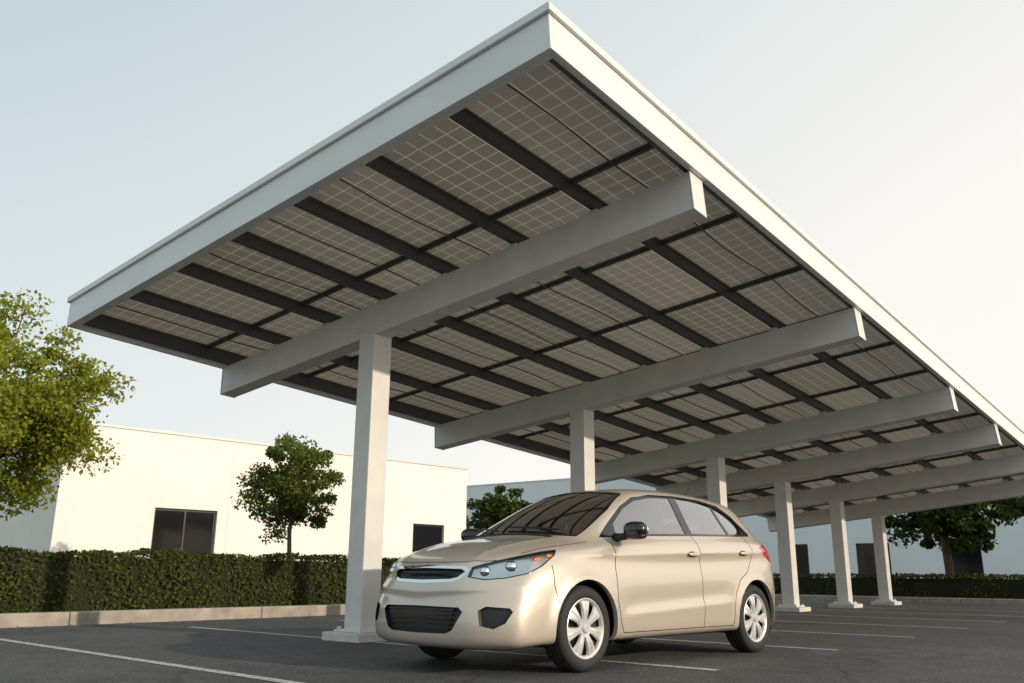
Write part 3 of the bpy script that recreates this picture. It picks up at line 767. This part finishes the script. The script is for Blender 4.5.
def wheel(name,cx,sgn):
    root=empty(name,car); root.location=(cx,.838*sgn,.31); root.rotation_euler=(0,random.random()*.6,0)
    t=bmesh.new(); lathe(t,[(.214,-.012),(.222,-.004),(.25,.004),(.278,.0),(.295,-.012),(.3045,-.026),(.3052,-.034),(.3052,-.036),(.302,-.038),(.302,-.044),(.3095,-.046),(.310,-.075),(.304,-.077),(.304,-.085),(.310,-.087),(.310,-.118),(.304,-.120),(.304,-.128),(.310,-.13),(.306,-.165),(.29,-.19),(.25,-.20),(.2,-.19)],72,ys=sgn)
    bm_obj('tyre',t,M['rubber'],root,True)
    t=bmesh.new(); lathe(t,[(.190,-.035),(.198,-.014),(.212,-.004),(.2175,-.006),(.2175,-.02)],64,ys=sgn); lathe(t,[(.0005,.004),(.028,.004),(.034,-.002),(.036,-.02)],32,ys=sgn)
    lathe(t,[(.036,-.012),(.062,-.010),(.068,-.022)],32,ys=sgn)
    ns=7
    for k in range(ns):
        a=2*math.pi*k/ns; ca,sa=math.cos(a),math.sin(a)
        prof=[(.05,.023,-.012),(.09,.028,-.006),(.13,.037,-.004),(.17,.049,-.008),(.2,.062,-.016)]
        rows=[]
        for r,w,y in prof:
            row=[]
            for s_,dy in ((-1,-.016),(-.78,-.001),(-.12,.0),(0,-.006),(.12,0),(.78,-.001),(1,-.016)):
                lx,lz=r,w*s_
                row.append(t.verts.new((lx*ca-lz*sa,(y+dy)*sgn,lx*sa+lz*ca)))
            rows.append(row)
        for i in range(len(rows)-1):
            for j in range(6): t.faces.new((rows[i][j],rows[i][j+1],rows[i+1][j+1],rows[i+1][j]))
    bmesh.ops.recalc_face_normals(t,faces=t.faces)
    ob=bm_obj('wheel_cover',t,M['alloy'],root,True); ob.data.set_sharp_from_angle(angle=math.radians(30))
    t=bmesh.new(); lathe(t,[(.0005,-.055),(.19,-.055),(.205,-.03),(.2,-.1)],48,ys=sgn); bm_obj('wheel_back',t,M['black'],root,True)
for cx in (0,-2.54):
    for sgn in (1,-1): wheel('wheel',cx,sgn)

# ------------------------------------------------------------------ light
E=math.radians(16.5); sd=Vector((.86,-.51,0)).normalized()
tosun=Vector((sd.x*math.cos(E),sd.y*math.cos(E),math.sin(E)))
sl=bpy.data.lights.new('sun','SUN'); sl.energy=3.0; sl.angle=math.radians(.6); sl.color=(1,.83,.64)
so=bpy.data.objects.new('sun',sl); COL.objects.link(so); so.rotation_euler=tosun.to_track_quat('Z','Y').to_euler()
w=bpy.data.worlds.new('World'); scene.world=w; w.use_nodes=True; N=w.node_tree.nodes; L=w.node_tree.links
bg=N['Background']; sky=N.new('ShaderNodeTexSky'); sky.sky_type='NISHITA'; sky.sun_disc=False
sky.sun_elevation=E; sky.sun_rotation=math.atan2(sd.x,sd.y); sky.dust_density=3.0; sky.air_density=1.0; sky.ozone_density=1.0
bg.inputs['Strength'].default_value=.13
# thin high haze: whiter towards the horizon and the sun side
tc=N.new('ShaderNodeTexCoord'); sp=N.new('ShaderNodeSeparateXYZ'); L.new(tc.outputs['Generated'],sp.inputs[0])
m1=N.new('ShaderNodeMath'); m1.operation='MULTIPLY_ADD'; m1.inputs[1].default_value=-1.0; m1.inputs[2].default_value=1.0; L.new(sp.outputs['Z'],m1.inputs[0])
m2=N.new('ShaderNodeMath'); m2.operation='MULTIPLY_ADD'; m2.inputs[1].default_value=.62; L.new(sp.outputs['X'],m2.inputs[0]); L.new(m1.outputs[0],m2.inputs[2])
cr=N.new('ShaderNodeValToRGB'); cr.color_ramp.elements[0].position=.12; cr.color_ramp.elements[0].color=(.52,.655,.69,1); cr.color_ramp.elements[1].position=.92; cr.color_ramp.elements[1].color=(1.0,.96,.905,1)
L.new(m2.outputs[0],cr.inputs[0])
sc=N.new('ShaderNodeVectorMath'); sc.operation='SCALE'; sc.inputs['Scale'].default_value=8.6; L.new(cr.outputs[0],sc.inputs[0])
mx=N.new('ShaderNodeMix'); mx.data_type='RGBA'; mx.inputs[0].default_value=.84; L.new(sc.outputs[0],mx.inputs[7])
L.new(sky.outputs[0],mx.inputs[6]); L.new(mx.outputs[2],bg.inputs[0])
# ------------------------------------------------------------------ camera
cam=bpy.data.cameras.new('camera'); cam.lens=868.3/1024*36; cam.sensor_width=36; cam.clip_end=3000; cam.clip_start=.05
co=bpy.data.objects.new('camera',cam); COL.objects.link(co)
co.matrix_world=Matrix.Translation((0,0,.6936))@Matrix.Rotation(math.radians(90)+.2621,4,'X')@Matrix.Rotation(.0069,4,'Z')
scene.camera=co
scene.view_settings.view_transform='Standard'; scene.view_settings.look='None'; scene.view_settings.exposure=0
